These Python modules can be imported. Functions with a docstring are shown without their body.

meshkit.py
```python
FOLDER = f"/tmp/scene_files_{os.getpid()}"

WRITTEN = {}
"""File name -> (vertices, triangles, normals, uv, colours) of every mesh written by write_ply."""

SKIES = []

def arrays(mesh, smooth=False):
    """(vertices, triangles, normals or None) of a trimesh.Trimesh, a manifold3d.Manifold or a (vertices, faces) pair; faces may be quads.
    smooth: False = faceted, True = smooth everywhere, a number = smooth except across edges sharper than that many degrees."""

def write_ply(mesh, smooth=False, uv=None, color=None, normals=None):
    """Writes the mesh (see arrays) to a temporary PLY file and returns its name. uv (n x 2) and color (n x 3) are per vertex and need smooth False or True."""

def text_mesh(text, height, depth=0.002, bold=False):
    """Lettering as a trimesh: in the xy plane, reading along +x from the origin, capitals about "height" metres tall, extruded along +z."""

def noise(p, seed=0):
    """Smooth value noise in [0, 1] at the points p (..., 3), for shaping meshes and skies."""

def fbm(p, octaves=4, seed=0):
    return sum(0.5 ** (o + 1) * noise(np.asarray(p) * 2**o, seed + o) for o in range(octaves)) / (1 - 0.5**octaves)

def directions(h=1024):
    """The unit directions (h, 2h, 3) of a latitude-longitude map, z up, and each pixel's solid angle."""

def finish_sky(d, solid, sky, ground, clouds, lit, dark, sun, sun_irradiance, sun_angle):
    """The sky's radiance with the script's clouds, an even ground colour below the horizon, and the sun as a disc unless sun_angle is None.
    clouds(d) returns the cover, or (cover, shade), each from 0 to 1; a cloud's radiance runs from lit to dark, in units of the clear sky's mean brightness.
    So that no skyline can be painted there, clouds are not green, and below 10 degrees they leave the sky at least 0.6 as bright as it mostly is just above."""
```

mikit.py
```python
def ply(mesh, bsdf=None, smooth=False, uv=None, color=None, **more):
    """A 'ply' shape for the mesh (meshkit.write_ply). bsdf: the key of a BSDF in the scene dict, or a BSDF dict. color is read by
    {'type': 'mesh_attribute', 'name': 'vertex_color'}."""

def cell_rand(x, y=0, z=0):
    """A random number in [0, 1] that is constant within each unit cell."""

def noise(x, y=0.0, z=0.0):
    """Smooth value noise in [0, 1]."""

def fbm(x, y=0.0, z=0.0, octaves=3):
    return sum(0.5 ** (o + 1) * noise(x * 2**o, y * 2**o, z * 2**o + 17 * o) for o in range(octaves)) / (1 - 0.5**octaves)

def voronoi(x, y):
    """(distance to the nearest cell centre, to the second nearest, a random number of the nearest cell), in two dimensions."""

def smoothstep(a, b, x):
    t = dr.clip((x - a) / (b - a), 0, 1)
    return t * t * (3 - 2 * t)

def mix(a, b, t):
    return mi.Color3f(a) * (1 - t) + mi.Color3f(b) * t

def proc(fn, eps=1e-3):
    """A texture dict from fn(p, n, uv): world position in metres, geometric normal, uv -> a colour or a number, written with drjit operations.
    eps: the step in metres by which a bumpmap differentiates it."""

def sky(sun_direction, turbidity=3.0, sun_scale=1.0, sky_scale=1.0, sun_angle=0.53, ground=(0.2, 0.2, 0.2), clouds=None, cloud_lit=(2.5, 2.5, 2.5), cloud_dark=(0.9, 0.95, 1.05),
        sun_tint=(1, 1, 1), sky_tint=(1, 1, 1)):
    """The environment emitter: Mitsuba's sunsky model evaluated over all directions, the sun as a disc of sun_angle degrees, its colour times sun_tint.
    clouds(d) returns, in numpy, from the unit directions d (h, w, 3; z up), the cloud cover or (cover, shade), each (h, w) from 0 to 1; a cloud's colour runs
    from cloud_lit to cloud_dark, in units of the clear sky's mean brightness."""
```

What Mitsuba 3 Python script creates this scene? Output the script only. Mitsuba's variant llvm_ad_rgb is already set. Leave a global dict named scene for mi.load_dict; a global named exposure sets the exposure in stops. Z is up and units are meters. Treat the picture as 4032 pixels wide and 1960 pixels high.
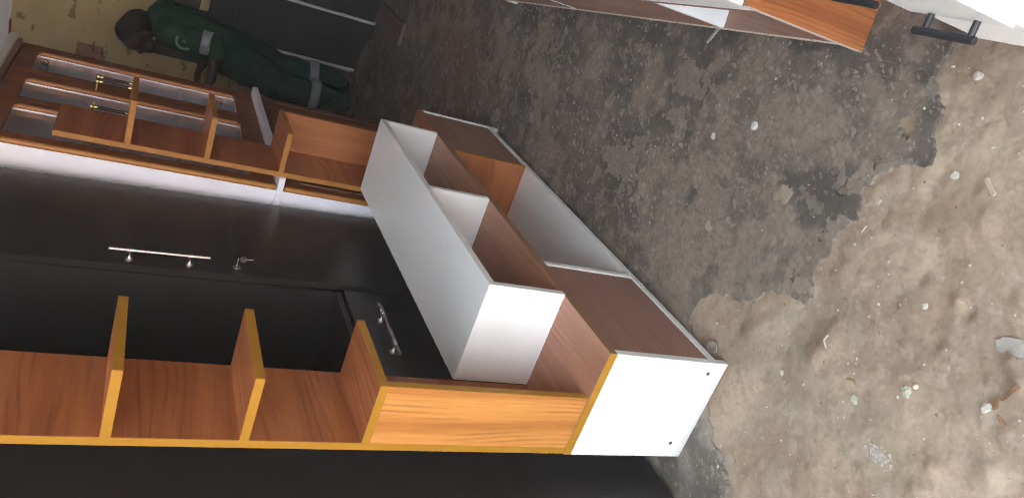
import math, random
import numpy as np, trimesh, manifold3d as m3, shapely.geometry as sg
import drjit as dr, mitsuba as mi, mikit, meshkit
from mikit import proc, noise, fbm, voronoi, smoothstep, mix, ply
T = mi.ScalarTransform4f
random.seed(7); RNG = np.random.default_rng(7)
scene, labels = {'type': 'scene'}, {}

# ------------------------------------------------------------------ camera, sky, exposure
EYE = np.array([1.073, -1.2186, 1.4354])
ROT = np.array([[0.33955555, -0.36081293, -0.86862884], [-0.86739559, -0.47727815, -0.14082063], [-0.36376767, 0.80126125, -0.47502999]])
FWD, UP = ROT[2], -ROT[1]
scene['camera'] = {'type': 'perspective', 'fov': math.degrees(2 * math.atan(2016 / 3032.15)), 'fov_axis': 'x', 'near_clip': 0.02, 'far_clip': 400.0,
                   'to_world': T().look_at(origin=EYE.tolist(), target=(EYE + FWD).tolist(), up=UP.tolist())}
scene['sky'] = mikit.sky([-0.2, 0.40, 0.85], turbidity=3, sun_scale=1.0, sun_angle=10, clouds=lambda d: 1.0, cloud_lit=(2.2, 2.45, 2.75), ground=(0.3, 0.26, 0.22))
exposure = 4.52

# ------------------------------------------------------------------ materials
def bsdf(name, d, two=True):
    d = {'type': 'twosided', 'bsdf': d} if two else d
    scene[name] = d
    return name

def rgb(*c): return {'type': 'rgb', 'value': list(c)}

def pr(name, col, rough=0.4, spec=0.5, **k):
    return bsdf(name, {'type': 'principled', 'base_color': rgb(*col) if isinstance(col, tuple) else col, 'roughness': rough, 'specular': spec, **k})

def wood_fn(axis, dark, mid, light, s=1.0):
    def fn(p, n, uv):
        q = [p.x, p.y, p.z]
        a = q[axis] * s
        o = [q[k] for k in range(3) if k != axis]
        u = (o[0] * 1.0 + o[1] * 0.93) * s
        w = o[0] * 0.7 * s - o[1] * s
        warp = fbm(a * 1.3, u * 4.0, w * 3.0, 3)
        ring = u * 62 + w * 12 + 10.0 * warp
        c1 = 0.5 + 0.5 * dr.sin(ring * 6.2832)
        band = fbm(a * 0.9, u * 22 + 2 * warp, w * 11, 3)
        line = smoothstep(0.55, 1.0, c1) * smoothstep(0.40, 0.70, fbm(a * 3.5, u * 26, w * 18, 3))
        fine = fbm(a * 9, u * 300, w * 260, 2)
        pore = smoothstep(0.62, 0.8, noise(a * 22, u * 620, w * 500))
        c = mix(mid, light, smoothstep(0.3, 0.7, band))
        c = mix(c, dark, dr.clip(line * 0.42 + pore * 0.16, 0, 0.8))
        return c * (0.88 + 0.24 * fine)
    return fn

DK, MD, LT = (0.15, 0.045, 0.016), (0.305, 0.098, 0.036), (0.385, 0.138, 0.050)
WY, WZ, WX = wood_fn(1, DK, MD, LT), wood_fn(2, DK, MD, LT), wood_fn(0, DK, MD, LT)
wood_lit = pr('wood_lit', proc(wood_fn(2, (0.17, 0.055, 0.015), (0.43, 0.165, 0.042), (0.56, 0.25, 0.068))), 0.30)  # same laminate as wood_z, with the bright light on the near panel painted in
wood_y = pr('wood_y', proc(WY), 0.30)
wood_z = pr('wood_z', proc(WZ), 0.32)
wood_sheen = pr('wood_sheen', proc(wood_fn(1, (0.20, 0.085, 0.05), (0.335, 0.15, 0.088), (0.40, 0.19, 0.115))), 0.27)  # wood_y laminate with its washed-out gloss reflection mixed into the colour
wood_x = pr('wood_x', proc(WX), 0.32)
brown_z = pr('brown_z', proc(wood_fn(2, (0.10, 0.035, 0.016), (0.19, 0.066, 0.026), (0.25, 0.09, 0.035))), 0.35)
brown_y = pr('brown_y', proc(wood_fn(1, (0.21, 0.105, 0.074), (0.27, 0.145, 0.106), (0.295, 0.162, 0.12))), 0.28)
gold = pr('gold', proc(lambda p, n, uv: mix((0.345, 0.163, 0.017), (0.40, 0.198, 0.023), fbm(p.x * 40 + p.z * 3, p.y * 40, p.z * 12, 2))), 0.38)
band_brown = pr('band_brown', (0.27, 0.15, 0.08), 0.35)
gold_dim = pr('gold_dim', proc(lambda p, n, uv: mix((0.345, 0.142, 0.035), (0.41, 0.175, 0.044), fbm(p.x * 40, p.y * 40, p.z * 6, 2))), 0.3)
def white_fn(p, n, uv):
    c = mix((0.73, 0.745, 0.735), (0.79, 0.795, 0.785), fbm(p.x * 5, p.y * 5, p.z * 5, 3))
    smear = smoothstep(0.55, 0.75, fbm(p.x * 11 + 4, p.y * 5, p.z * 16, 5))
    c = mix(c, (0.66, 0.645, 0.61), smear * 0.15)
    scuff = smoothstep(0.71, 0.76, fbm(p.x * 60, p.y * 22, p.z * 60, 3))
    c = mix(c, (0.46, 0.42, 0.37), scuff * 0.08)
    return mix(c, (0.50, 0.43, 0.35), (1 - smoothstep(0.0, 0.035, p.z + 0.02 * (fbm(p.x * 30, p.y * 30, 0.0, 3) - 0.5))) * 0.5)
white = pr('white', proc(white_fn), proc(lambda p, n, uv: 0.20 + 0.22 * fbm(p.x * 12, p.y * 12, p.z * 12, 4)))
white_in = pr('white_in', (0.84, 0.84, 0.91), 0.4)
gloss_white = pr('gloss_white', (0.70, 0.72, 0.71), 0.12, clearcoat=0.6, clearcoat_gloss=0.95)
black = pr('black', proc(lambda p, n, uv: mix((0.020, 0.0188, 0.019), (0.027, 0.0255, 0.0258), fbm(p.x * 9, p.y * 9, p.z * 9, 4))), proc(lambda p, n, uv: 0.24 + 0.14 * fbm(p.x * 7, p.y * 7, p.z * 7, 5)), 0.46)
black_far = pr('black_far', (0.045, 0.046, 0.048), 0.6)
black_in = pr('black_in', (0.024, 0.0225, 0.022), 0.35)
black_bar = pr('black_bar', (0.022, 0.024, 0.028), 0.42)
raw_edge = pr('raw_edge', (0.52, 0.42, 0.34), 0.8)
grey_strip = pr('grey_strip', (0.55, 0.55, 0.55), 0.5)
tan_strip = pr('tan_strip', (0.40, 0.33, 0.25), 0.6)
hole_dark = pr('hole_dark', (0.06, 0.055, 0.05), 0.6)
brown_bead = pr('brown_bead', (0.33, 0.135, 0.05), 0.35)
steel = bsdf('steel', {'type': 'roughconductor', 'material': 'Cr', 'alpha': 0.16})
brass = bsdf('brass', {'type': 'roughconductor', 'material': 'Au', 'alpha': 0.2})
dark_metal = pr('dark_metal', (0.05, 0.035, 0.03), 0.3, metallic=0.6)
pane = bsdf('pane', {'type': 'thindielectric', 'int_ior': 1.5}, False)
clear = pr('clear', (0.27, 0.235, 0.20), 0.2)
skin = pr('skin', (0.040, 0.024, 0.017), 0.5)
hair = pr('hair', (0.012, 0.01, 0.009), 0.8)
shirt_m = pr('shirt_m', proc(lambda p, n, uv: mix((0.012, 0.050, 0.027), (0.018, 0.070, 0.039), fbm(p.x * 14, p.y * 14, p.z * 14, 4))), 0.85, 0.2)
trouser_m = pr('trouser_m', proc(lambda p, n, uv: mix((0.010, 0.041, 0.034), (0.015, 0.056, 0.046), fbm(p.x * 14, p.y * 14, p.z * 9, 4))), 0.85, 0.2)
reflective = pr('reflective', (0.27, 0.29, 0.32), 0.35)
print_m = pr('print_m', (0.20, 0.30, 0.24), 0.8)
boot_m = pr('boot_m', (0.10, 0.065, 0.045), 0.75)
tape_m = pr('tape_m', (0.37, 0.34, 0.30), 0.22)
brown_tape = pr('brown_tape', (0.25, 0.145, 0.08), 0.45)
paper = pr('paper', (0.54, 0.50, 0.43), 0.7)
foam = pr('foam', (0.43, 0.42, 0.33), 0.9)
stone_m = pr('stone_m', (0.50, 0.43, 0.37), 0.9)
twig_m = pr('twig_m', (0.30, 0.17, 0.08), 0.8)

def wall_fn(p, n, uv):
    grain = fbm(p.x * 9, p.y * 9, p.z * 9, 4)
    stain = smoothstep(0.66, 0.74, fbm(p.x * 15 + 3, p.y * 15, p.z * 15, 4))
    yellow = mix((0.45, 0.35, 0.185), (0.56, 0.445, 0.25), grain)
    yellow = mix(yellow, (0.20, 0.14, 0.07), stain * 0.7)
    edge = p.z + 0.012 * (fbm(p.x * 14, 0.0, 0.0, 3) - 0.5)
    c = mix(yellow, (0.62, 0.62, 0.66), smoothstep(2.046, 2.052, edge))
    c = mix(c, (0.20, 0.05, 0.04), smoothstep(2.040, 2.044, edge) * (1 - smoothstep(2.052, 2.058, edge)) * smoothstep(0.38, 0.5, fbm(p.x * 22, 3.0, 0.0, 3)))
    return mix(mix((0.42, 0.27, 0.20), (0.50, 0.33, 0.25), grain), c, smoothstep(0.70, 0.72, edge))
wall_m = pr('wall_m', proc(wall_fn), 0.9, 0.2)
plaster = pr('plaster', (0.28, 0.25, 0.21), 0.9, 0.2)
dark_wall = pr('dark_wall', (0.17, 0.15, 0.13), 0.9, 0.2)  # for the unseen right wall, darkened to cut the light it reflects
roof_m = pr('roof_m', (0.68, 0.68, 0.67), 0.8, 0.2)

def earth_fn(p, n, uv):
    big = fbm(p.x * 3.1, p.y * 3.1, 4.0, 4)
    mid = fbm(p.x * 13, p.y * 13, 9.0, 4)
    fine = fbm(p.x * 150, p.y * 150, 2.0, 3)
    c = mix((0.345, 0.255, 0.182), (0.41, 0.315, 0.232), smoothstep(0.3, 0.7, mid))
    c = mix(c, (0.28, 0.205, 0.152), smoothstep(0.50, 0.75, big) * 0.6)
    c = mix(c, (0.36, 0.325, 0.235), smoothstep(0.55, 0.75, fbm(p.x * 5 + 8, p.y * 5, 1.0, 3)) * 0.4)
    dk = smoothstep(0.60, 0.76, fbm(p.x * 38, p.y * 38, 12.0, 4))
    c = mix(c, (0.22, 0.155, 0.11), dk * 0.30)
    lt = smoothstep(0.60, 0.78, fbm(p.x * 55 + 9, p.y * 55, 15.0, 4))
    c = mix(c, (0.46, 0.385, 0.31), lt * 0.35)
    door_light = 1 - smoothstep(-0.42, -0.12, p.y - 0.25 * (p.x - 0.6))  # doorway light painted into the earth: full colour near it, darker further in
    c = c * (1 - 0.16 * (1 - door_light))
    return c * (0.86 + 0.28 * fine)
def earth_h(p, n, uv):
    return fbm(p.x * 34, p.y * 34, 0.0, 4) * 0.0034 + fbm(p.x * 190, p.y * 190, 3.0, 3) * 0.0009
bsdf('earth', {'type': 'bumpmap', 'arbitrary': proc(earth_h, 0.0015), 'scale': 1.0, 'bsdf': {'type': 'principled', 'base_color': proc(earth_fn), 'roughness': 0.85, 'specular': 0.25}})

def conc_fn(p, n, uv):
    mid = fbm(p.x * 7, p.y * 7, 5.0, 5)
    st = fbm(p.x * 22, p.y * 9, 1.0, 3)
    fine = fbm(p.x * 120, p.y * 120, 6.0, 3)
    c = mix((0.094, 0.083, 0.070), (0.134, 0.118, 0.100), smoothstep(0.28, 0.74, mid * 0.6 + st * 0.4))
    near = 1 - smoothstep(0.1, 1.4, p.y + 0.2 * p.x)
    c = mix(c, (0.172, 0.146, 0.124), smoothstep(0.46, 0.70, fbm(p.x * 2.6, p.y * 2.6, 7.0, 5)) * 0.6)
    dust = fbm(p.x * 5.2 + 1, p.y * 5.2, 2.0, 6) + 0.13 * near - 0.065
    g = mi.Float(-0.12) + 0.30 * (1 - smoothstep(0.34, 0.58, p.x))
    rim = dr.exp(-dr.maximum(p.y - g, 0.0) / 0.20)
    tan = mix((0.185, 0.148, 0.117), (0.25, 0.202, 0.162), fine)
    c = mix(c, tan, smoothstep(0.50, 0.60, dust + 0.06 * rim) * 0.78)
    rough = fbm(p.x * 24 + 2, p.y * 24, 3.0, 5)
    c = mix(c, mix(tan, (0.27, 0.225, 0.18), rim), smoothstep(0.54, 0.60, rough + 0.35 * (dust - 0.5) + 0.045 * rim) * 0.7)
    c = mix(c, (0.078, 0.072, 0.065), smoothstep(0.50, 0.72, fbm(p.x * 15 + 6, p.y * 15, 8.0, 5)) * 0.5)
    for cx, cy, rx, ry in ((0.535, 0.75, 0.055, 0.12), (0.62, 0.30, 0.05, 0.06), (1.035, 0.02, 0.028, 0.036), (0.86, 0.62, 0.06, 0.09)):
        e = dr.square((p.x - cx) / rx) + dr.square((p.y - cy) / ry) + 1.1 * (fbm(p.x * 30, p.y * 30, 1.0, 4) - 0.5) * 2
        c = mix(c, (0.20, 0.165, 0.135), (1 - smoothstep(0.80, 0.98, e)) * 0.85)
    pale = (1 - smoothstep(0.10, 0.30, p.x)) * (1 - smoothstep(-0.02, 0.22, p.y))
    c = mix(c, mix((0.125, 0.112, 0.094), (0.245, 0.215, 0.178), smoothstep(0.35, 0.65, fbm(p.x * 16, p.y * 16, 4.0, 5))), pale * 0.75)
    red = dr.exp(-(dr.square((p.x - 0.42) / 0.14) + dr.square((p.y - 2.35) / 0.30)))
    c = mix(c, (0.16, 0.085, 0.065), red * 0.75)
    for k, (f, lim, rad, col) in enumerate(((26, 0.62, 0.36, (0.25, 0.215, 0.178)), (52, 0.66, 0.38, (0.29, 0.25, 0.205)), (13, 0.76, 0.28, (0.21, 0.18, 0.15)), (100, 0.88, 0.40, (0.32, 0.29, 0.25)))):
        wob = 1.1 * fbm(p.x * f * 1.7, p.y * f * 1.7, 1.0 + k, 3)
        d1, d2, r = voronoi(p.x * f + 3 * k + wob, p.y * f * 0.75 + wob)
        q = (r - lim) / (1 - lim)
        clus = smoothstep(0.34, 0.54, fbm(p.x * 4.5 + 3 * k, p.y * 4.5, 2.0 + k, 3))
        c = mix(c, col, (1 - smoothstep(rad * q * 0.7, rad * q + 0.05, d1)) * smoothstep(lim, lim + 0.03, r) * (0.35 + 0.55 * noise(p.x * 9, p.y * 9)) * clus)
    scr = dr.abs(fbm(p.x * 6 + 4, p.y * 6, 11.0, 3) - 0.5)
    c = mix(c, (0.24, 0.225, 0.20), (1 - smoothstep(0.0, 0.006, scr)) * 0.35 * smoothstep(0.45, 0.6, noise(p.x * 4, p.y * 4)))
    return c * (0.84 + 0.32 * fine)
bsdf('concrete', {'type': 'bumpmap', 'arbitrary': proc(lambda p, n, uv: fbm(p.x * 26, p.y * 26, 0.0, 4) * 0.0022 + fbm(p.x * 140, p.y * 140, 3.0, 2) * 0.0006, 0.0015), 'scale': 1.0,
                  'bsdf': {'type': 'principled', 'base_color': proc(conc_fn), 'roughness': 0.62, 'specular': 0.4}})

# ------------------------------------------------------------------ helpers
def box(x0, x1, y0, y1, z0, z1, b=0.0007):
    a = np.array([[x0, y0, z0], [x1, y1, z1]])
    b = min(b, 0.3 * float(np.min(a[1] - a[0])))
    pts = []
    for i in (0, 1):
        for j in (0, 1):
            for k in (0, 1):
                s = np.array([1 - 2 * i, 1 - 2 * j, 1 - 2 * k])
                c = np.array([a[i, 0], a[j, 1], a[k, 2]])
                for ax in range(3):
                    o = s * b; o[ax] = 0
                    pts.append(c + o)
    return mani(m3.Manifold.hull_points(np.array(pts)))

def mani(m):
    d = m.to_mesh()
    return trimesh.Trimesh(np.array(d.vert_properties[:, :3]), np.array(d.tri_verts), process=False)

def cyl(p, q, r, n=18, r2=None):
    p, q = np.asarray(p, float), np.asarray(q, float)
    h = np.linalg.norm(q - p)
    c = mani(m3.Manifold.cylinder(h, r, r if r2 is None else r2, n))
    c.apply_transform(trimesh.geometry.align_vectors([0, 0, 1], (q - p) / h)); c.apply_translation(p)
    return c

def lathe(prof, p, axis, n=20):
    m = trimesh.creation.revolve(np.array(prof), sections=n)
    m.apply_transform(trimesh.geometry.align_vectors([0, 0, 1], axis)); m.apply_translation(p)
    return m

def cat(*ms): return trimesh.util.concatenate(list(ms))

def key_for(k):
    if k not in scene and not any(x.startswith(k + '__') for x in scene): return k
    i = 1
    while f'{k}_{i:03d}' in scene or any(x.startswith(f'{k}_{i:03d}__') for x in scene): i += 1
    return f'{k}_{i:03d}'

XF = [None]
def obj(name, mesh, mat, parent=None, smooth=False, label=None):
    k = key_for(parent + '__' + name if parent else name)
    if XF[0] is not None:
        mesh = mesh.copy(); mesh.apply_transform(XF[0])
    scene[k] = ply(mesh, mat, smooth)
    if label: labels[k] = {'label': label}
    return k

def thing(name, label, cat_, group=None):
    k = key_for(name)
    labels[k] = {'label': label, 'category': cat_}
    if group: labels[k]['group'] = group
    return k

def solo(name, mesh, mat, label, cat_, group=None, smooth=False):
    k = obj(name, mesh, mat, None, smooth)
    labels[k] = {'label': label, 'category': cat_}
    if group: labels[k]['group'] = group
    return k

def struct(name, mesh, mat, smooth=False):
    k = obj(name, mesh, mat, None, smooth); labels[k] = {'kind': 'structure'}
    return k

E = 0.0012  # thickness of the edge banding
def board(name, parent, x0, x1, y0, y1, z0, z1, mat, band=(), bmat='gold', label=None, front=None):
    """A board with banding strips on the named sides; the core is cut back so that the strips butt against it."""
    c = [x0, x1, y0, y1, z0, z1]
    for s in band:
        if s == '-y': c[2] += E
        if s == '+x': c[1] -= E
        if s == '+y': c[3] -= E
        if s == '-x': c[0] += E
    k = obj(name, box(*c, b=0.0004), mat, parent, label=label)
    for s in band:
        d = [x0, x1, y0, y1, z0, z1]
        if s == '-y': d[3] = c[2]
        if s == '+x': d[0] = c[1]; d[2], d[3] = c[2], c[3]
        if s == '+y': d[2] = c[3]
        if s == '-x': d[1] = c[0]; d[2], d[3] = c[2], c[3]
        obj('edge_banding', box(*d, b=0.0004), front if front and s == '+x' else bmat, k)
    return k

# ------------------------------------------------------------------ the setting: floor, walls, roof
BND = [(1.34, -0.139), (1.248, -0.116), (1.179, -0.11), (1.149, -0.11), (1.124, -0.106), (1.095, -0.105), (1.087, -0.122), (1.057, -0.151), (1.029, -0.166), (1.002, -0.171), (0.982, -0.188), (0.962, -0.201), (0.94, -0.202), (0.922, -0.162), (0.908, -0.142), (0.875, -0.104), (0.848, -0.098), (0.835, -0.09), (0.804, -0.107), (0.775, -0.119), (0.741, -0.104), (0.717, -0.094), (0.669, -0.101), (0.633, -0.084), (0.604, -0.092), (0.554, -0.119), (0.543, -0.075), (0.531, -0.037), (0.516, 0.0), (0.479, 0.022), (0.444, 0.073), (0.427, 0.124), (0.406, 0.169), (0.346, 0.189), (0.305, 0.185), (0.249, 0.109), (0.194, 0.018), (0.156, -0.023), (0.114, -0.063), (0.11, -0.109), (0.057, -0.174), (0.02, -0.245), (-0.08, -0.4), (-0.3, -0.5)]
def ragged(pts, amp=0.16, depth=4):
    pts = [np.array(p) for p in pts]
    for d in range(depth):
        out = []
        for a, b in zip(pts[:-1], pts[1:]):
            v = b - a; L = np.linalg.norm(v)
            out += [a, (a + b) / 2 + np.array([-v[1], v[0]]) * RNG.normal() * amp * (1 if L > 0.006 else 0.6)]
        pts = out + [pts[-1]]
    return pts
edge = ragged(BND)
poly = sg.Polygon([tuple(p) for p in edge] + [(-0.69, -0.5), (-0.69, 4.24), (1.84, 4.24), (1.84, -0.2)]).buffer(0)
if poly.geom_type != 'Polygon': poly = max(poly.geoms, key=lambda g: g.area)
hollows = []
for cx, cy, r in ((1.0, -0.115, 0.030), (0.60, -0.045, 0.020), (0.815, -0.045, 0.018), (0.70, -0.055, 0.012), (0.90, -0.09, 0.014)):
    a = np.linspace(0, 2 * np.pi, 40, endpoint=False)
    rr = r * (1 + 0.25 * np.sin(3 * a + cx * 40) + 0.15 * RNG.normal(size=40))
    hollows.append(sg.Polygon(np.c_[cx + rr * np.cos(a), cy + 0.7 * rr * np.sin(a)]).buffer(0))
for h in hollows: poly = poly.difference(h)
if poly.geom_type != 'Polygon': poly = max(poly.geoms, key=lambda g: g.area)
slab = trimesh.creation.extrude_polygon(poly, 0.03, engine='earcut'); slab.apply_translation([0, 0, -0.03])
struct('concrete_floor', slab, 'concrete')

def axis_pts(a, b, lo, hi, step):
    fine = np.arange(a, b, step)
    left = a - np.geomspace(step * 2, a - lo, 14)[::-1]; right = b + np.geomspace(step * 2, hi - b, 14)
    return np.concatenate([left, fine, right])
gx, gy = axis_pts(-0.15, 1.35, -60, 60, 0.0065), axis_pts(-0.85, 0.35, -90, 60, 0.0065)
X, Y = np.meshgrid(gx, gy, indexing='ij')
P = np.stack([X, Y, 0 * X], -1)
H = (meshkit.fbm(P * 9, 4, 3) - 0.5) * 0.021 + (meshkit.fbm(P * 34 + 5, 3, 9) - 0.5) * 0.005
lump = np.maximum(meshkit.noise(P * np.array([15, 15, 1]) + 3, 21) - 0.70, 0) * 0.030
H = H + lump
for cx, cy, r, h in ((0.688, -0.575, 0.030, 0.016), (0.705, -0.54, 0.022, 0.012), (0.742, -0.40, 0.022, 0.010), (0.735, -0.425, 0.016, -0.010), (0.452, -0.535, 0.028, 0.014), (0.655, -0.405, 0.02, -0.008), (0.80, -0.50, 0.035, 0.012), (0.52, -0.62, 0.04, 0.012), (0.89, -0.36, 0.03, 0.010)):
    H += h * np.exp(-((X - cx) ** 2 + (Y - cy) ** 2) / (r * 0.7) ** 2)
calm = np.clip((np.hypot(np.maximum(np.maximum(-0.02 - X, X - 0.32), 0), np.maximum(-0.02 - Y, 0)) - 0.01) / 0.12, 0, 1)
inside = np.clip((Y + 0.02) / 0.2, 0, 1)
Z = -0.004 - 0.008 * calm + H * calm * (1 - 0.5 * inside)
in_slab = (Y > 0.22)
Z = np.where(in_slab, np.minimum(Z, -0.012), Z)
Z = np.where((np.abs(X) > 8) | (np.abs(Y) > 8), -0.02, Z)
Z = np.minimum(Z, np.where(Y > -0.23 , 0.0015, 1.0))
def earth_height(x, y):
    i, j = np.searchsorted(gx, x), np.searchsorted(gy, y)
    return float(Z[i, j])
nx, ny = len(gx), len(gy)
I, J = np.meshgrid(np.arange(nx - 1), np.arange(ny - 1), indexing='ij')
q = np.stack([I * ny + J, (I + 1) * ny + J, (I + 1) * ny + J + 1, I * ny + J + 1], -1).reshape(-1, 4)
ground = trimesh.Trimesh(np.stack([X, Y, Z], -1).reshape(-1, 3), np.vstack([q[:, [0, 1, 2]], q[:, [0, 2, 3]]]), process=False)
struct('earth_ground', ground, 'earth', True)

solo('painted_wall', box(-0.85, 2.05, 4.25, 4.45, -0.03, 3.4), wall_m, 'stained yellow painted wall with a white band along its top, at the far end', 'wall')
XF[0] = None
solo('side_wall', box(-0.85, -0.70, -2.6, 4.249, -0.03, 3.4), plaster, 'plaster side wall behind the black wardrobe', 'wall')
solo('side_wall', box(1.85, 2.05, -2.3, 4.249, -0.03, 3.4), dark_wall, 'plaster side wall opposite the wardrobe, beyond the right cabinets', 'wall')
solo('door_lintel', box(-0.85, 2.05, -1.25, -1.1, 3.1, 3.4), plaster, 'plaster beam over the wide workshop doorway behind the camera', 'lintel')
solo('workshop_roof', box(-0.85, 2.05, -1.2, 4.45, 3.402, 3.5), roof_m, 'grey flat roof over the workshop', 'roof')

# ------------------------------------------------------------------ the low television cabinet in the middle
D, L, H0, TT, t = 0.30, 1.6907, 0.3663, 0.0212, 0.0185
d1, d2 = 1.2553, 0.4311
U = H0 - TT
tv = thing('television_cabinet', 'long low wood cabinet with white end panels, standing on the floor under both shelf towers', 'cabinet')
k = obj('end_panel', box(0.0, D, 0, t, 0.0, U), white, tv, label='white end panel nearest the camera with two screw caps')
for x, z in ((0.268, 0.050), (0.045, 0.052)):
    obj('screw_cap', cyl((x, 0.0005, z), (x, -0.0008, z), 0.005, 16), hole_dark, k)
obj('end_panel', box(0.0, D, L - t, L, 0.0, U), white, tv)
board('top_board', tv, 0, D, 0, L, U + 0.0002, H0, wood_sheen, ('-y', '+x', '+y'), front='band_brown')
obj('bottom_board', box(0.006, D, t, L - t, 0.030, 0.030 + t), white, tv)
obj('back_panel', box(0.0, 0.006, t, L - t, 0.02, U), white, tv)
k = obj('divider', box(0.0062, D - 0.0002, d2 - t / 2, d2 + t / 2, 0.0302 + t, U), white, tv)
k = board('divider', tv, 0.0062, D - 0.0002, d1 - t / 2, d1 + t / 2, 0.0302 + t, U, wood_x, ('+x',), label='wood divider that closes the far side of the open niche')
obj('drawer_front', box(D - 0.021, D - 0.003, t + 0.0015, d2 - t / 2 - 0.0015, 0.030 + t + 0.002, U - 0.002), brown_y, tv, label='dark brown front of the near compartment')
obj('drawer_front', box(D - 0.021, D - 0.003, d1 + t / 2 + 0.0015, L - t - 0.0015, 0.030 + t + 0.002, U - 0.002), brown_y, tv, label='dark brown front of the far compartment')
obj('plinth_strip', box(D - 0.035, D - 0.017, t, L - t, 0.004, 0.0298), grey_strip, tv)

# the white open box on top of it
b0, b1, bh = 0.2511, 1.4211, 0.586
wb = thing('white_shelf_box', 'long white open-fronted shelf box standing on the low wood cabinet between the two shelf towers', 'shelf box')
obj('top_board', box(0.0188, 0.3036, b0, b1, bh - t, bh), white, wb)
obj('end_panel', box(0.0188, 0.3036, b0 + 0.0004, b0 + t, H0 + 0.0003, bh - t - 0.0004), white, wb)
obj('end_panel', box(0.0188, 0.3036, b1 - t, b1 - 0.0004, H0 + 0.0003, bh - t - 0.0004), white, wb)
obj('divider', box(0.0252, 0.3034, 0.824, 0.824 + t, H0 + 0.0003, bh - t - 0.0004), white, wb)
obj('back_panel', box(0.019, 0.025, b0 + t, b1 - t, H0 + 0.0003, bh - t - 0.0004), white, wb)

# ------------------------------------------------------------------ the two corner shelf towers
def tower(y0, y1, zs, top, panel_y, label, gm='gold'):
    k = thing('corner_shelf_tower', label, 'shelf', 'shelf towers on the low cabinet')
    board('back_board', k, 0.0, t, y0, y1, H0 + 0.0003, top, wood_y, ('-y',), gm)
    for z in zs:
        board('shelf', k, t + 0.0002, 0.1683, y0, y1, z - t, z, wood_y, ('-y', '+x'), gm)
    board('end_panel', k, t + 0.0002, 0.1683, panel_y, panel_y + t, H0 + 0.0003, zs[-1] - t - 0.0002, wood_lit if y0 < 1 else wood_z, ('+x',), gm, label='orange wood panel closing the lowest compartment')
    return k
tower(0.0034, 0.2496, (1.3745, 1.1306, 0.8818), 1.5945, 0.0034, 'near tower of three gold-edged wood shelves on the low cabinet, by the bright orange panel')
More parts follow.
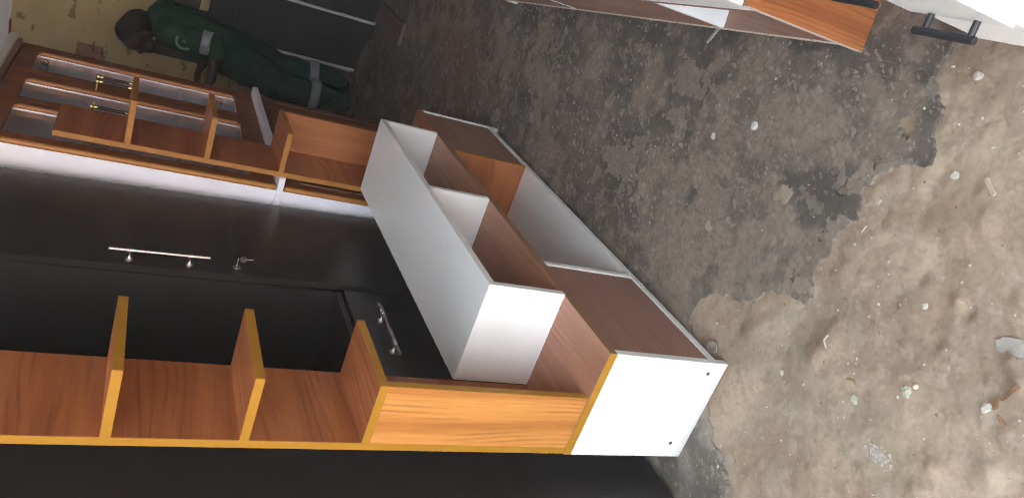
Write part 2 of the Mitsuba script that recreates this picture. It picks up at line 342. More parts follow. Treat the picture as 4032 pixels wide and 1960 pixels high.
tower(1.4413, 1.6966, (1.3897, 1.1411, 0.8873), 1.5945, 1.6966 - t, 'far tower of three gold-edged wood shelves, in front of the brown glass-door cabinet', 'gold_dim')

# ------------------------------------------------------------------ black wardrobe
lean = np.eye(4); lean[:3, :3] = trimesh.transformations.rotation_matrix(-0.015, [0, 1, 0])[:3, :3]; lean[0, 3] = -0.079
XF[0] = lean
w = thing('black_wardrobe', 'tall glossy black wardrobe with steel bar handles behind the shelf towers', 'wardrobe')
obj('side_panel', box(-0.52, -0.0205, 1.384, 1.402, 0.003, 2.05), black, w)
obj('side_panel', box(-0.52, -0.0205, -0.92, -0.902, 0.003, 2.05), black, w)
obj('back_panel', box(-0.53, -0.5205, -0.92, 1.402, 0.01, 2.05), black_in, w)
obj('top_board', box(-0.53, 0.0, -0.92, 1.402, 2.0505, 2.07), black, w)
obj('partition', box(-0.52, -0.0205, 0.838, 0.856, 0.1, 2.05), black_in, w, label='far wall of the open niche')
obj('partition', box(-0.52, -0.0205, 0.33, 0.348, 0.1, 2.05), black_in, w)
obj('niche_floor', box(-0.519, -0.012, 0.3482, 0.8378, 0.737, 0.755), black_in, w)
obj('door', box(-0.020, 0.0, -0.918, 0.333, 0.02, 2.045, 0.0012), black, w, label='wide black panel left of the shelf tower, down to the floor')
obj('drawer_front', box(-0.020, 0.0, 0.336, 0.835, 0.40, 0.733, 0.0012), black, w, label='black drawer front with a bar handle')
obj('drawer_front', box(-0.020, 0.0, 0.336, 0.835, 0.06, 0.397, 0.0012), black, w)
obj('plinth', box(-0.5, -0.03, -0.9, 1.38, 0.002, 0.058), black_in, w)
sag = np.eye(4); sag[:3, :3] = trimesh.transformations.rotation_matrix(0.030, [1, 0, 0])[:3, :3]; piv = np.array([0, 0.838, 1.64]); sag[:3, 3] = piv - sag[:3, :3] @ piv
XF[0] = lean @ sag
obj('door', box(-0.020, 0.0, 0.838, 1.370, 0.06, 2.045, 0.0012), black, w, label='black door with a bar handle and a lock')
XF[0] = lean
POST = [(0, 0), (0.0115, 0), (0.0115, 0.003), (0.0085, 0.005), (0.0052, 0.010), (0.0046, 0.018), (0.0052, 0.024), (0, 0.026)]
def bar_handle(parent, a, b, posts, r=0.0058):
    """steel bar from a to b, standing off along +x, its posts at the fractions given"""
    a, b = np.array(a, float), np.array(b, float)
    h = obj('handle', cat(cyl(a, b, r, 20)), steel, parent, 40)
    ax = (b - a) / np.linalg.norm(b - a)
    for f in posts:
        c = a + (b - a) * f
        obj('post', cat(lathe(POST, [0.0, c[1], c[2]], [1, 0, 0]), cyl(c - ax * 0.008, c - ax * 0.0055, r + 0.0018, 20), cyl(c + ax * 0.0055, c + ax * 0.008, r + 0.0018, 20),
                        cyl(c - ax * 0.0055, c + ax * 0.0055, r + 0.0008, 20)), steel, h, 40)
XF[0] = lean @ sag
bar_handle(w, (0.030, 0.870, 1.392), (0.030, 0.870, 1.128), (0.205, 0.80))
obj('lock', lathe([(0, 0), (0.0125, 0), (0.0125, 0.0015), (0.010, 0.004), (0.0, 0.005)], [0, 0.885, 1.047], [1, 0, 0]), steel, w, 40)
bow = mani(m3.Manifold.cylinder(0.0018, 0.0095, 0.0095, 24) - m3.Manifold.cylinder(0.006, 0.0025, 0.0025, 12).translate([0.0055, 0, -0.002]))
bow.apply_transform(trimesh.transformations.rotation_matrix(math.pi / 2, [1, 0, 0])); 
bow2 = bow.copy(); bow.apply_translation([0.029, 0.886, 1.032])
ring = trimesh.creation.torus(0.006, 0.0009, major_sections=20, minor_sections=8); ring.apply_translation([0.027, 0.886, 1.046])
key = cat(cyl((0.004, 0.885, 1.047), (0.026, 0.885, 1.047), 0.0022, 10), ring, bow, cyl((0.029, 0.885, 1.024), (0.029, 0.885, 1.004), 0.0019, 10), box(0.0275, 0.031, 0.8845, 0.8857, 1.002, 1.012, 0.0002))
kk = obj('small_key', key, steel, None, 40); labels[kk] = {'label': 'small steel key hanging in the lock of the black wardrobe door', 'category': 'key'}
XF[0] = lean
bar_handle(w, (0.030, 0.465, 0.651), (0.030, 0.722, 0.651), (0.19, 0.80))
XF[0] = None

# ------------------------------------------------------------------ brown glass-door cabinet beyond the wardrobe
gc = thing('glass_door_cabinet', 'brown wooden cabinet with glass doors and a white interior, beyond the black wardrobe', 'cabinet')
gx0, gxf, gy0, gy1 = -0.20, -0.055, 1.44, 2.48
obj('side_panel', box(gx0, gxf, gy0, gy0 + t, 0.0, 1.80), white_in, gc, label='white side panel of the cabinet facing the camera')
obj('side_panel', box(gx0, gxf, gy1 - t, gy1, 0.0, 1.80), white_in, gc)
obj('back_panel', box(gx0 - 0.008, gx0 - 0.0002, gy0, gy1, 0.0, 1.80), white_in, gc)
obj('counter_shelf', box(gx0 - 0.008, 0.002, gy0 - 0.012, gy1 + 0.012, 0.858, 0.880), white_in, gc, label='white shelf edge between upper and lower doors')
obj('top_board', box(gx0, -0.02, gy0 - 0.004, gy1 + 0.004, 1.8003, 1.818), brown_y, gc)
obj('cornice', box(gx0, -0.006, gy0 - 0.02, gy1 + 0.02, 1.8183, 1.848), grey_strip, gc)
for z in (1.195, 1.50):
    obj('shelf', box(gx0, -0.075, gy0 + t, gy1 - t, z - 0.018, z), white_in, gc)
obj('bottom_board', box(gx0, gxf, gy0 + t, gy1 - t, 0.06, 0.078), white_in, gc)

def frame_door(y0, y1, oy0, oy1, z0, z1, oz0, oz1, label=None):
    out = sg.box(y0 + 0.001, z0, y1 - 0.001, z1).buffer(-0.006).buffer(0.006, quad_segs=4)
    a = 0.03
    hole = sg.box(oy0, oz0, oy1, oz1).buffer(-0.004).buffer(0.004, quad_segs=3)
    def ex(pl, x0, x1):
        m = trimesh.creation.extrude_polygon(pl, x1 - x0, engine='earcut')
        v = m.vertices; m.vertices = np.c_[x0 + v[:, 2], v[:, 0], v[:, 1]]
        return m
    k = obj('door', ex(out.difference(hole), -0.0465, -0.034), brown_z, gc, label=label)
    obj('bounce_liner', ex(out.difference(hole.buffer(0.001)), -0.0535, -0.0467), white_in, k)  # white liner added behind the frame to bounce light into the interior
    obj('beading', cyl((-0.036, oy1 + 0.003, oz0 + 0.012), (-0.036, oy1 + 0.003, oz1 - 0.012), 0.0085, 16), brown_bead, k, 50)
    obj('glass_pane', box(-0.0505, -0.0502, oy0 - 0.004, oy1 + 0.004, oz0 - 0.004, oz1 + 0.004, 0.00002), pane, k)
    return k
def dark_handle(k, y):
    h = obj('handle', cyl((0.002, y, 1.396), (0.002, y, 1.487), 0.0055, 14), dark_metal, k, 40)
    return h
def knobs(k, y):
    for z in (1.378, 1.505):
        m = trimesh.creation.icosphere(2, 0.010); m.apply_translation([0.002, y, z])
        obj('handle_knob', cat(m, cyl((-0.034, y, z), (0.0, y, z), 0.005, 12), cyl((0.002, y, z - 0.018 if z > 1.45 else z + 0.018), (0.002, y, z), 0.0068, 12)), brass, k, 50)
def hinge(k, y, z):
    c = lathe([(0, 0), (0.016, 0), (0.016, 0.004), (0.012, 0.010), (0, 0.011)], [-0.056, y, z], [-1, 0, 0])
    obj('hinge', cat(c, box(-0.105, -0.058, y - 0.008, y + 0.05, z - 0.009, z + 0.009, 0.002), cyl((-0.07, y + 0.01, z - 0.016), (-0.07, y + 0.01, z + 0.016), 0.006, 12)), steel, k, 40)
Z0, Z1 = 0.884, 1.797
A = frame_door(1.44, 1.80, 1.49, 1.742, Z0, Z1, 0.965, 1.735); dark_handle(A, 1.775); knobs(A, 1.775)
B = frame_door(1.80, 2.10, 1.835, 2.030, Z0, Z1, 0.965, 1.735); dark_handle(B, 2.072); knobs(B, 2.072)
C = frame_door(2.10, 2.48, 2.165, 2.385, Z0, Z1, 0.965, 1.735); dark_handle(C, 2.130); knobs(C, 2.130)
hinge(C, 2.345, 1.705); hinge(C, 2.345, 1.025)
for y0, y1 in ((1.44, 1.80), (1.80, 2.10), (2.10, 2.48)):
    k = obj('lower_door', box(-0.0535, -0.034, y0 + 0.001, y1 - 0.001, 0.06, 0.852), brown_z, gc)
    obj('panel_line', box(-0.0339, -0.031, y0 + 0.05, y0 + 0.056, 0.12, 0.79, 0.0008), brown_y, k)
    obj('panel_line', box(-0.0339, -0.031, y1 - 0.056, y1 - 0.05, 0.12, 0.79, 0.0008), brown_y, k)
# rounded gold-brown beading along the near edge of the doors
for z0, z1 in ((Z0, Z1), (0.06, 0.852)):
    obj('edge_beading', cat(cyl((-0.043, 1.4405, z0), (-0.043, 1.4405, z1), 0.0105, 20)), gold_dim, gc, 50)

# ------------------------------------------------------------------ right-hand low cabinet
a = 0.1659
XF[0] = trimesh.transformations.rotation_matrix(a, [0, 0, 1]); XF[0][:3, 3] = [1.093, 0.088, 0]
# local frame: y runs along the front away from the camera, x into the cabinet
rc = thing('low_cabinet', 'low wood and white cabinet cropped by the frame, its orange end panel nearest the camera', 'cabinet')
RL, RH = 1.86, 0.30
k = board('end_panel', rc, 0.0, 0.31, 0.0, 0.018, 0.0, 0.352, wood_z, ('-x',), 'raw_edge', label='orange wood end panel with a pale unbanded edge')
obj('end_panel', box(0.0, 0.31, RL - 0.018, RL, 0.0, RH - 0.0003), white, rc)
board('top_board', rc, 0.0, 0.31, 0.0185, RL, RH, RH + 0.017, white, ('-x',), 'brown_y')
board('bottom_board', rc, 0.0, 0.31, 0.0185, RL - 0.0185, 0.055, 0.073, brown_y, ('-x',), 'raw_edge')
obj('divider', box(0.001, 0.30, 0.395, 0.413, 0.0733, RH - 0.0003), white, rc, label='white divider at the far side of the open niche')
obj('divider', box(0.001, 0.30, 1.20, 1.218, 0.0733, RH - 0.0003), white, rc)
obj('back_panel', box(0.301, 0.31, 0.0185, RL - 0.0185, 0.0733, RH - 0.0003), white, rc)
obj('drawer_front', box(0.002, 0.020, 0.4135, 1.1995, 0.0745, RH - 0.002), brown_y, rc)
obj('drawer_front', box(0.002, 0.020, 1.2185, RL - 0.0195, 0.0745, RH - 0.002), brown_y, rc)
obj('plinth_strip', box(0.05, 0.068, 0.0185, RL - 0.0185, 0.0, 0.0547), brown_y, rc)
rb = thing('white_shelf_box', 'white box standing on the low cabinet with the orange end panel, cropped by the frame', 'shelf box')
obj('end_panel', box(0.0, 0.28, 0.0190, 0.037, RH + 0.0173, 0.52), white, rb)
obj('side_panel', box(0.0, 0.018, 0.0372, 1.3, RH + 0.0173, 0.52), white, rb)
obj('top_board', box(0.0, 0.28, 0.0190, 1.3, 0.5203, 0.538), white, rb)
XF[0] = None

# ------------------------------------------------------------------ white drawer units with black bar handles, on a bench
a = math.radians(5.5)
XF[0] = trimesh.transformations.rotation_matrix(a, [0, 0, 1]); XF[0][:3, 3] = [1.17, -0.48, 0]
bench = thing('work_bench', 'low bench carrying the white drawer units, mostly outside the frame', 'bench')
obj('bench_top', box(0.10, 0.75, -0.5, 0.9, 0.31, 0.338), brown_y, bench)
for x in (0.16, 0.66):
    for y in (-0.42, 0.82):
        obj('leg', box(x, x + 0.045, y, y + 0.045, -0.004, 0.3098), brown_z, bench)
du = thing('white_drawer_unit', 'glossy white drawer unit with a black bar handle, at the corner of the photo', 'drawer unit')
obj('carcass', box(0.0, 0.40, -0.08, 0.075, 0.3385, 1.02), white, du)
k = obj('drawer_front', box(-0.006, -0.0003, -0.0795, 0.0745, 0.497, 0.70, 0.001), gloss_white, du)
h = obj('handle', cyl((-0.030, -0.046, 0.508), (-0.030, 0.046, 0.508), 0.0056, 24), black_bar, k, 40)
for y in (-0.050 + 0.012, 0.036 - 0.006):
    obj('post', cyl((-0.006, y, 0.508), (-0.030, y, 0.508), 0.0046, 20), black_bar, h, 40)
du2 = thing('white_drawer_unit', 'white drawer unit out of frame, its black handle showing over the orange panel', 'drawer unit')
obj('carcass', box(0.062, 0.40, 0.10, 0.35, 0.3385, 1.02), white, du2)
k = obj('drawer_front', box(0.055, 0.0617, 0.101, 0.349, 0.42, 0.70, 0.001), gloss_white, du2)
h = obj('handle', cyl((-0.0055, 0.131, 0.50), (-0.0035, 0.26, 0.50), 0.0056, 24), black_bar, k, 40)
for y in (0.165, 0.225):
    obj('post', cyl((0.055, y, 0.50), (-0.004, y, 0.50), 0.0046, 20), black_bar, h, 40)
XF[0] = None

# ------------------------------------------------------------------ things at the far wall
bc = thing('black_cupboard', 'black cupboard with pale edge strips standing at the far wall behind the worker, its tall right section added to block reflections', 'cupboard')
ca = math.atan2(-0.21, 0.385)
XF[0] = trimesh.transformations.rotation_matrix(ca, [0, 0, 1]); XF[0][:3, 3] = [-0.19, 4.13, 0]
obj('carcass', box(0.0, 0.4485, 0.0205, 0.06, 0.004, 1.0), black_far, bc)
obj('carcass', box(0.449, 1.75, 0.0205, 0.06, 0.004, 2.1), black_far, bc)  # tall section added out of view to darken what the wardrobe door reflects
obj('door', box(0.012, 0.425, 0.0, 0.020, 0.01, 0.825), black_far, bc)
obj('door', box(0.450, 0.94, 0.0, 0.020, 0.01, 2.08), black_far, bc)  # raised to the height of the added section
obj('door', box(0.943, 1.74, 0.0, 0.020, 0.01, 2.08), black_far, bc)  # belongs to the added section, out of view
obj('drawer_front', box(0.012, 0.425, 0.0, 0.020, 0.833, 0.995), black_far, bc)
obj('edge_strip', box(-0.012, 0.010, -0.004, 0.02, 0.004, 0.63), grey_strip, bc)
obj('edge_strip', box(0.428, 0.447, -0.004, 0.02, 0.002, 0.70), grey_strip, bc)
obj('edge_strip', box(-0.012, 0.010, -0.004, 0.02, 0.833, 0.955), tan_strip, bc)
XF[0] = None
solo('black_board', box(-0.43, -0.085, 4.215, 4.243, 0.78, 1.262), black_far, 'dark board leaning on the far wall right behind the worker', 'board')
solo('black_board', box(-0.08, 0.42, 4.215, 4.243, 1.045, 1.285), black_far, 'dark board higher on the far wall, right of the worker shoulder', 'board')
bb = thing('dark_wood_block', 'small dark wooden block with a stick on the far wall above the glass-door cabinet', 'block')
obj('block', box(-0.555, -0.48, 4.19, 4.248, 1.55, 1.69), brown_y, bb)
obj('stick', box(-0.50, -0.44, 4.18, 4.189, 1.595, 1.605), brown_z, bb)
solo('floor_plank', box(0.215, 0.355, 3.28, 4.1, 0.001, 0.022), pr('plank_m', proc(wood_fn(1, (0.06, 0.045, 0.035), (0.13, 0.10, 0.08), (0.17, 0.13, 0.105))), 0.7), 'dark brown wooden plank lying on the concrete floor by the black cupboard', 'plank')
solo('leaning_stick', cyl((-0.30, 4.236, 0.33), (-0.36, 4.238, 0.25), 0.004, 8), brown_z, 'thin dark stick by the far wall near the worker boots', 'stick')

# ------------------------------------------------------------------ the worker
def chain(bones, edge_len=0.018, it=12, extra=()):
    tot = m3.Manifold()
    for (p, rp), (q_, rq) in bones:
        s = [m3.Manifold.sphere(r, 20).translate([float(v) for v in c]) for c, r in ((p, rp), (q_, rq))]
        tot = tot + m3.Manifold.batch_hull(s)
    for e in extra: tot = tot + e
    m = mani(tot.refine_to_length(edge_len)); m.merge_vertices()
    trimesh.smoothing.filter_taubin(m, iterations=it)
    return m
JT = dict(neck=(-0.175, 3.93, 1.275), headb=(-0.215, 3.925, 1.365), brow=(-0.275, 3.915, 1.385), jaw=(-0.305, 3.905, 1.305), nose=(-0.352, 3.90, 1.345), crown=(-0.262, 3.92, 1.405),
          chest=(-0.165, 3.93, 1.145), uchest=(-0.150, 3.93, 1.215), waist=(-0.20, 3.94, 0.98), hip=(-0.235, 3.95, 0.87),
          shL=(-0.165, 3.79, 1.215), elL=(-0.165, 3.745, 0.945), wrL=(-0.365, 3.70, 0.945), haL=(-0.425, 3.69, 0.968),
          shR=(-0.115, 4.07, 1.245), elR=(-0.19, 4.12, 1.00), wrR=(-0.39, 4.05, 0.98), haR=(-0.45, 4.03, 1.0),
          hpL=(-0.245, 3.87, 0.84), knL=(-0.345, 3.84, 0.50), anL=(-0.345, 3.84, 0.10), toL=(-0.465, 3.83, 0.04),
          hpR=(-0.225, 4.03, 0.84), knR=(-0.285, 4.03, 0.49), anR=(-0.265, 4.04, 0.10), toR=(-0.385, 4.03, 0.04))
J = {k: np.array(v) for k, v in JT.items()}
def bn(*a): return [((J[a[i]], a[i + 1]), (J[a[i + 2]], a[i + 3])) for i in range(0, len(a) - 3, 2)]
def hand(wr, ha, side):
    out = []
    d = (ha - wr) / np.linalg.norm(ha - wr); s = np.cross(d, [0, 0, 1]); s /= np.linalg.norm(s); dn = np.cross(d, s)
    if dn[2] > 0: dn = -dn
    palm = ha - d * 0.005
    out += [((wr, 0.025), (palm + s * 0.018, 0.017)), ((wr, 0.025), (palm - s * 0.018, 0.017)), ((palm + s * 0.022, 0.015), (palm - s * 0.022, 0.015))]
    for i, ln in enumerate((0.036, 0.042, 0.040, 0.031)):
        b = palm + s * (0.027 - 0.018 * i) + d * 0.012; m_ = b + d * ln * 0.75 + dn * 0.010; e = m_ + d * ln * 0.3 + dn * ln * 0.6
        out += [((b, 0.0095), (m_, 0.009)), ((m_, 0.009), (e, 0.0075))]
    b = palm + s * side * 0.026 - d * 0.022; m_ = b + s * side * 0.022 + d * 0.022 + dn * 0.010; e = m_ + d * 0.026 + dn * 0.010
    out += [((b, 0.012), (m_, 0.0105)), ((m_, 0.0105), (e, 0.0085))]
    return out
pk = thing('person', 'worker in dark green suit with pale reflective bands, bending over behind the glass-door cabinet', 'person')
body = bn('chest', .115, 'uchest', .105, 'neck', .052, 'headb', .078) + bn('chest', .115, 'waist', .105, 'hip', .11) + bn('headb', .088, 'brow', .080) + bn('headb', .085, 'crown', .078) + bn('brow', .062, 'jaw', .046) + bn('brow', .05, 'nose', .016) + bn('jaw', .036, 'nose', .014) \
    + bn('uchest', .09, 'shL', .055, 'elL', .040, 'wrL', .027) + bn('uchest', .09, 'shR', .055, 'elR', .040, 'wrR', .027) \
    + bn('hip', .10, 'hpL', .085, 'knL', .056, 'anL', .042, 'toL', .032) + bn('hip', .10, 'hpR', .085, 'knR', .056, 'anR', .042, 'toR', .032) + hand(J['wrL'], J['haL'], 1) + hand(J['wrR'], J['haR'], -1)
ear = m3.Manifold.sphere(0.022, 16).scale([0.8, 0.35, 1.2]).translate([-0.222, 3.838, 1.335])
obj('body', chain(body, 0.010, 6, [ear]), skin, pk, True)
hr = chain(bn('headb', .094, 'crown', .084), 0.012, 6); hr.apply_translation([0.012, 0.002, 0.008])
obj('hair', hr, hair, pk, True)
def rough_cloth(m, a=0.010, f=16, sd=4):
    n = np.array(m.vertex_normals); v = np.array(m.vertices)
    m.vertices = v + n * ((meshkit.fbm(v * f, 4, sd) - 0.5) * a)[:, None]
    return m
sl = [((J['shL'], .072), (J['elL'] * .88 + J['shL'] * .12, .060)), ((J['elL'] * .88 + J['shL'] * .12, .060), (J['elL'] * .80 + J['wrL'] * .20, .052)), ((J['shR'], .072), (J['elR'], .060)), ((J['elR'], .060), (J['elR'] * .5 + J['wrR'] * .5, .050))]
collar = np.array([-0.150, 3.96, 1.275])
shirt = chain(bn('chest', .137, 'uchest', .120) + bn('chest', .137, 'waist', .128) + bn('uchest', .10, 'shL', .072) + bn('uchest', .10, 'shR', .076) + sl + [((J['uchest'], .10), (collar, .068)), ((J['shR'], .07), (collar + [0.03, 0.05, 0.015], .05)), ((J['waist'], .128), (J['hip'] * .6 + J['waist'] * .4, .132))], 0.014, 8)
obj('work_shirt', rough_cloth(shirt, 0.034, 13), shirt_m, pk, True)
tr = chain(bn('hip', .134, 'hpL', .124, 'knL', .102, 'anL', .078) + bn('hip', .134, 'hpR', .124, 'knR', .102, 'anR', .078), 0.014, 8)
obj('work_trousers', rough_cloth(tr, 0.036, 12, 8), trouser_m, pk, True)
for kn, an in (('knL', 'anL'), ('knR', 'anR')):
    f0, f1 = J[kn] * .58 + J[an] * .42, J[kn] * .43 + J[an] * .57
    m = cyl(f1, f0, 0.1025, 28); m = m.subdivide().subdivide()
    obj('reflective_band', rough_cloth(m, 0.006, 20), reflective, pk, True)
f0, f1 = J['shL'] * .32 + J['elL'] * .68, J['shL'] * .12 + J['elL'] * .88
m = cyl(f1, f0, 0.071, 28); m = m.subdivide().subdivide()
obj('reflective_band', rough_cloth(m, 0.006, 20), reflective, pk, True)
for an, to in (('anL', 'toL'), ('anR', 'toR')):
    b_ = [((J[an] + [0.02, 0, 0.05], .058), (J[an] + [0.025, 0, -0.05], .050)), ((J[an] + [0.025, 0, -0.05], .050), (J[to] + [0, 0, 0.008], .044)), ((J[an] + [0, 0, 0.02], .055), (J[to] + [0, 0, 0.008], .042))]
    obj('boot', chain(b_, 0.012, 6), boot_m, pk, True)
# round badge on the upper sleeve: an arc of small ticks round a plain emblem
bcn = np.array([-0.178, 3.708, 1.125]); parts = []
for i in range(13):
    th = math.radians(70 + i * 12)
    c = bcn + np.array([0.046 * math.cos(th), 0.004, 0.046 * math.sin(th)])
    mm = box(-0.0042, 0.0042, -0.004, 0.004, -0.007, 0.007, 0.0005)
    mm.apply_transform(trimesh.transformations.rotation_matrix(-(th - math.pi / 2), [0, 1, 0])); mm.apply_translation(c); parts.append(mm)
parts += [box(bcn[0] - 0.012, bcn[0] + 0.012, bcn[1] + 0.001, bcn[1] + 0.006, bcn[2] - 0.003, bcn[2] + 0.003), box(bcn[0] - 0.004, bcn[0] + 0.004, bcn[1] + 0.001, bcn[1] + 0.006, bcn[2] - 0.02, bcn[2] + 0.014)]
k = obj('sleeve_badge', mani(m3.Manifold.cylinder(0.002, 0.036, 0.036, 24).rotate([90, 0, 0]).translate([float(bcn[0]), float(bcn[1]) + 0.006, float(bcn[2])])), shirt_m, pk)
for mm in parts[:-2]: obj('badge_tick', mm, print_m, k)
obj('badge_emblem', cat(*parts[-2:]), print_m, k)

# ------------------------------------------------------------------ litter on the floor
def flat(pts, h=0.0012, lift=0.001, z=None, wav=0.0):
    pl = sg.Polygon(pts)
    pl = pl if pl.exterior.is_ccw else sg.Polygon(list(pts)[::-1])
    m = trimesh.creation.extrude_polygon(pl.buffer(0), h, engine='earcut')
    m = m.subdivide_to_size(0.006)
    v = np.array(m.vertices)
    base = np.array([max(earth_height(x, y), -0.03) for x, y in v[:, :2]]) if z is None else z
    v[:, 2] += (np.maximum(base, 0.6 * base + 0.4 * np.mean(base)) + lift) + wav * (meshkit.noise(np.c_[v[:, :2] * 60, v[:, 0] * 0], 5))
    m.vertices = v
    return m
def jag(pts, amp=0.12): return [tuple(p) for p in ragged(list(map(np.array, pts)) + [np.array(pts[0])], amp, 2)[:-1]]
k = solo('tape_strip', flat(jag([(0.72, -0.495), (0.736, -0.508), (0.747, -0.543), (0.758, -0.60), (0.726, -0.60), (0.72, -0.56), (0.712, -0.545), (0.706, -0.506)], 0.07), 0.0006, 0.0012, None, 0.0022), tape_m, 'wide strip of clear grey tape on the earth floor at the corner', 'tape')
solo('tape_strip', flat([(0.625, -0.551), (0.633, -0.5565), (0.647, -0.567), (0.658, -0.569), (0.682, -0.579), (0.680, -0.5865), (0.655, -0.5765), (0.640, -0.570), (0.634, -0.5655), (0.626, -0.5725), (0.617, -0.568), (0.624, -0.560)], 0.0012, 0.004, None, 0.004), brown_tape, 'bent strip of brown tape on the earth floor', 'tape')
def blob(name, x, y, r, mat, label, c, flatten=0.5, z=None, sd=1, jagg=0.5, group=None):
    m = trimesh.creation.icosphere(2, r); v = np.array(m.vertices)
    v *= (1 + jagg * (meshkit.noise(v / r * 1.7 + sd * 9, sd) - 0.5) * 2)[:, None]
    v[:, 2] *= flatten; v += [x, y, (earth_height(x, y) if z is None else z) + r * flatten * 0.5]
    m.vertices = v
    return solo(name, m, mat, label, c, group)
blob('paint_flake', 0.378, -0.136, 0.0060, paper, 'jagged white paint flake on the earth near the white end panel', 'flake', 0.25, sd=2, jagg=0.8)
blob('paint_flake', 0.539, -0.413, 0.0105, foam, 'largest pale green flake on the earth floor', 'flake', 0.4, sd=3, jagg=0.7)
blob('paint_flake', 0.449, -0.323, 0.0085, foam, 'smaller pale green flake on the earth floor', 'flake', 0.4, sd=4, jagg=0.6)
blob('pebble', 0.558, -0.422, 0.0055, pr('cream_m', (0.66, 0.58, 0.40), 0.7), 'round cream pebble beside the pale green flake', 'pebble', 0.9, sd=5, jagg=0.15)
blob('paper_scrap', 0.944, -0.255, 0.0085, paper, 'drop-shaped white scrap on the brown earth by the concrete edge', 'paper scrap', 0.2, sd=6, jagg=0.25)
blob('paper_scrap', 0.700, -0.350, 0.0065, paper, 'small oblong white scrap in the middle of the earth floor', 'paper scrap', 0.25, sd=7, jagg=0.4)
blob('paint_flake', 0.829, -0.139, 0.0062, foam, 'pale flake just off the broken concrete edge', 'flake', 0.25, sd=8)
blob('paper_scrap', 0.612, -0.552, 0.0085, paper, 'torn white scrap beside the bent brown tape', 'paper scrap', 0.3, sd=9, jagg=0.8)
blob('pebble', 1.127, -0.190, 0.0095, stone_m, 'brown pebble on the earth below the white drawer unit', 'pebble', 0.6, sd=10, jagg=0.3)
blob('pebble', 0.839, 0.291, 0.0115, pr('pale_stone', (0.52, 0.50, 0.44), 0.85), 'pale round pebble pressed into the concrete', 'pebble', 0.25, z=0.0, sd=11, jagg=0.2)
blob('paint_flake', 0.762, 0.417, 0.0085, paper, 'white flake on the dark concrete', 'flake', 0.2, z=0.0, sd=12, jagg=0.6)
blob('dirt_clod', 0.735, 0.10, 0.020, pr('clod_m', (0.27, 0.225, 0.165), 0.95), 'crumbly tan clod stuck on the concrete', 'clod', 0.2, z=-0.002, sd=13, jagg=0.9)
blob('dirt_clod', 0.553, 0.28, 0.013, pr('clod_b', (0.30, 0.26, 0.215), 0.95), 'pale clod on the concrete nearest the low cabinet niche', 'clod', 0.2, z=-0.002, sd=14, jagg=0.9)
blob('glue_drop', 0.112, -0.136, 0.016, pr('glue_m', (0.30, 0.245, 0.195), 0.4), 'round dried glue drop on the floor left of the white end panel', 'glue drop', 0.12, sd=15, jagg=0.12)
def seg(name, pts, r, mat, label, c, z=None, squash=0.5):
    m = cat(*[mani(m3.Manifold.batch_hull([m3.Manifold.sphere(r, 10).scale([1, 1, squash]).translate([p[0], p[1], 0]), m3.Manifold.sphere(r * 0.8, 10).scale([1, 1, squash]).translate([q_[0], q_[1], 0])])) for p, q_ in zip(pts[:-1], pts[1:])])
    m.apply_translation([0, 0, (max(earth_height(*p) for p in pts) if z is None else z) + r * squash])
    solo(name, m, mat, label, c)
seg('wood_shaving', [(0.5265, -0.200), (0.513, -0.198), (0.502, -0.212)], 0.0026, paper, 'thin bent white shaving on the earth floor', 'shaving')
seg('wood_sliver', [(1.066, 0.566), (1.02, 0.585), (0.977, 0.604)], 0.0075, pr('sliver_m', (0.34, 0.32, 0.29), 0.7), 'long pale wood sliver on the concrete by the right low cabinet', 'wood sliver', 0.001, 0.3)
seg('wood_sliver', [(0.772, -0.143), (0.755, -0.141)], 0.0018, paper, 'short white splinter at the edge of the concrete', 'wood sliver')
seg('wood_sliver', [(0.962, -0.320), (0.945, -0.346)], 0.0065, pr('chip_m', (0.47, 0.36, 0.27), 0.8), 'tan wood chip lying on the earth near the drawer unit', 'wood sliver', None, 0.4)
seg('twig', [(0.475, -0.287), (0.481, -0.301), (0.477, -0.307)], 0.0022, twig_m, 'short brown twig beside the smaller pale flake', 'twig')
seg('twig', [(0.612, -0.576), (0.607, -0.585), (0.605, -0.597)], 0.0025, twig_m, 'short brown twig near the bent brown tape', 'twig')
glass = trimesh.creation.torus(0.017, 0.0022, major_sections=32, minor_sections=10); glass.apply_translation([0.303, 0.070, 0.003])
disk = cyl((0.303, 0.070, -0.001), (0.303, 0.070, 0.004), 0.016, 28)
solo('glass_coaster', cat(glass, disk), clear, 'small clear round foot pad beside the near corner of the low cabinet', 'foot pad', smooth=40)

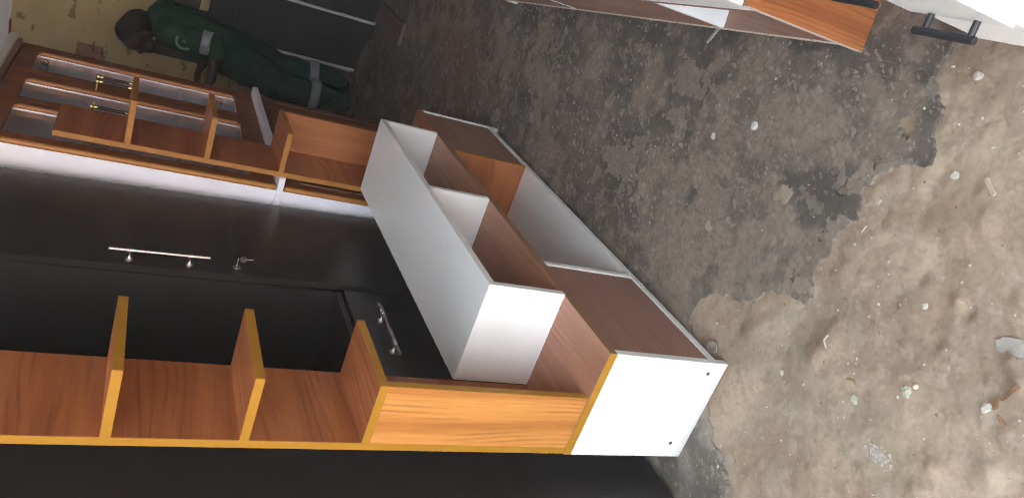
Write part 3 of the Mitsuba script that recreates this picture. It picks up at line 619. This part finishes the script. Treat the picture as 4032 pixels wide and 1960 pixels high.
crumbs = []
for i in range(1100):
    x, y = RNG.uniform(0.0, 1.2), RNG.uniform(-0.75, 1.1)
    if -0.09 < x < 0.34 and y > -0.03: continue
    onc = poly.contains(sg.Point(x, y))
    if onc and RNG.random() < 0.62: continue
    r = RNG.uniform(0.0008, 0.0026) if RNG.random() < 0.93 else RNG.uniform(0.0026, 0.0045)
    m = trimesh.creation.icosahedron(); v = np.array(m.vertices) * r * RNG.uniform(0.5, 1.3, (12, 1)) * [RNG.uniform(0.6, 1.6), 1, 0.5]
    th = RNG.uniform(0, 6.28); c, s = math.cos(th), math.sin(th)
    v[:, :2] = v[:, :2] @ np.array([[c, s], [-s, c]])
    m.vertices = v + [x, y, (0.0 if onc else earth_height(x, y)) + r * 0.3]
    crumbs.append((m, RNG.random()))
for nm, mt, lo, hi in (('pale_crumbs', pr('crumb_m', (0.56, 0.53, 0.48), 0.8), 0, 0.34), ('earth_crumbs', 'stone_m', 0.34, 0.78), ('brown_crumbs', twig_m, 0.78, 1.01)):
    k = obj(nm, cat(*[m for m, r in crumbs if lo <= r < hi]), mt)
    labels[k] = {'label': {'pale_crumbs': 'tiny white paint crumbs scattered over the floor', 'earth_crumbs': 'small tan earth crumbs scattered over the floor', 'brown_crumbs': 'tiny brown wood crumbs scattered over the floor'}[nm], 'category': 'crumbs', 'kind': 'stuff'}
# powdery white patch
pw = []
for i in range(150):
    x, y = 0.393 + RNG.normal() * 0.011, -0.432 + RNG.normal() * 0.016
    r = RNG.uniform(0.0008, 0.0026) if i > 12 else RNG.uniform(0.003, 0.0048)
    m = trimesh.creation.icosahedron(); m.vertices = np.array(m.vertices) * r * RNG.uniform(0.5, 1.4, (12, 1)) * [1, 1, 0.4] + [x, y, earth_height(x, y) + 0.0006]
    pw.append(m)
k = obj('plaster_crumbs', cat(*pw), pr('plaster_crumb_m', (0.45, 0.40, 0.355), 0.9))
labels[k] = {'label': 'patch of crushed white plaster crumbs on the earth floor', 'category': 'crumbs', 'kind': 'stuff'}

# ------------------------------------------------------------------ haze added to soften the blacks like lens glare
scene['air'] = {'type': 'homogeneous', 'albedo': 0.95, 'sigma_t': 0.0042}
scene['haze'] = {'type': 'cube', 'to_world': T().translate([0, 0, 1.5]).scale([62, 92, 2.6]), 'bsdf': {'type': 'null'}, 'interior': {'type': 'ref', 'id': 'air'}}
labels['haze'] = {'kind': 'stuff', 'label': 'thin haze added to lift the blacks like lens glare'}
scene['camera']['medium'] = {'type': 'ref', 'id': 'air'}
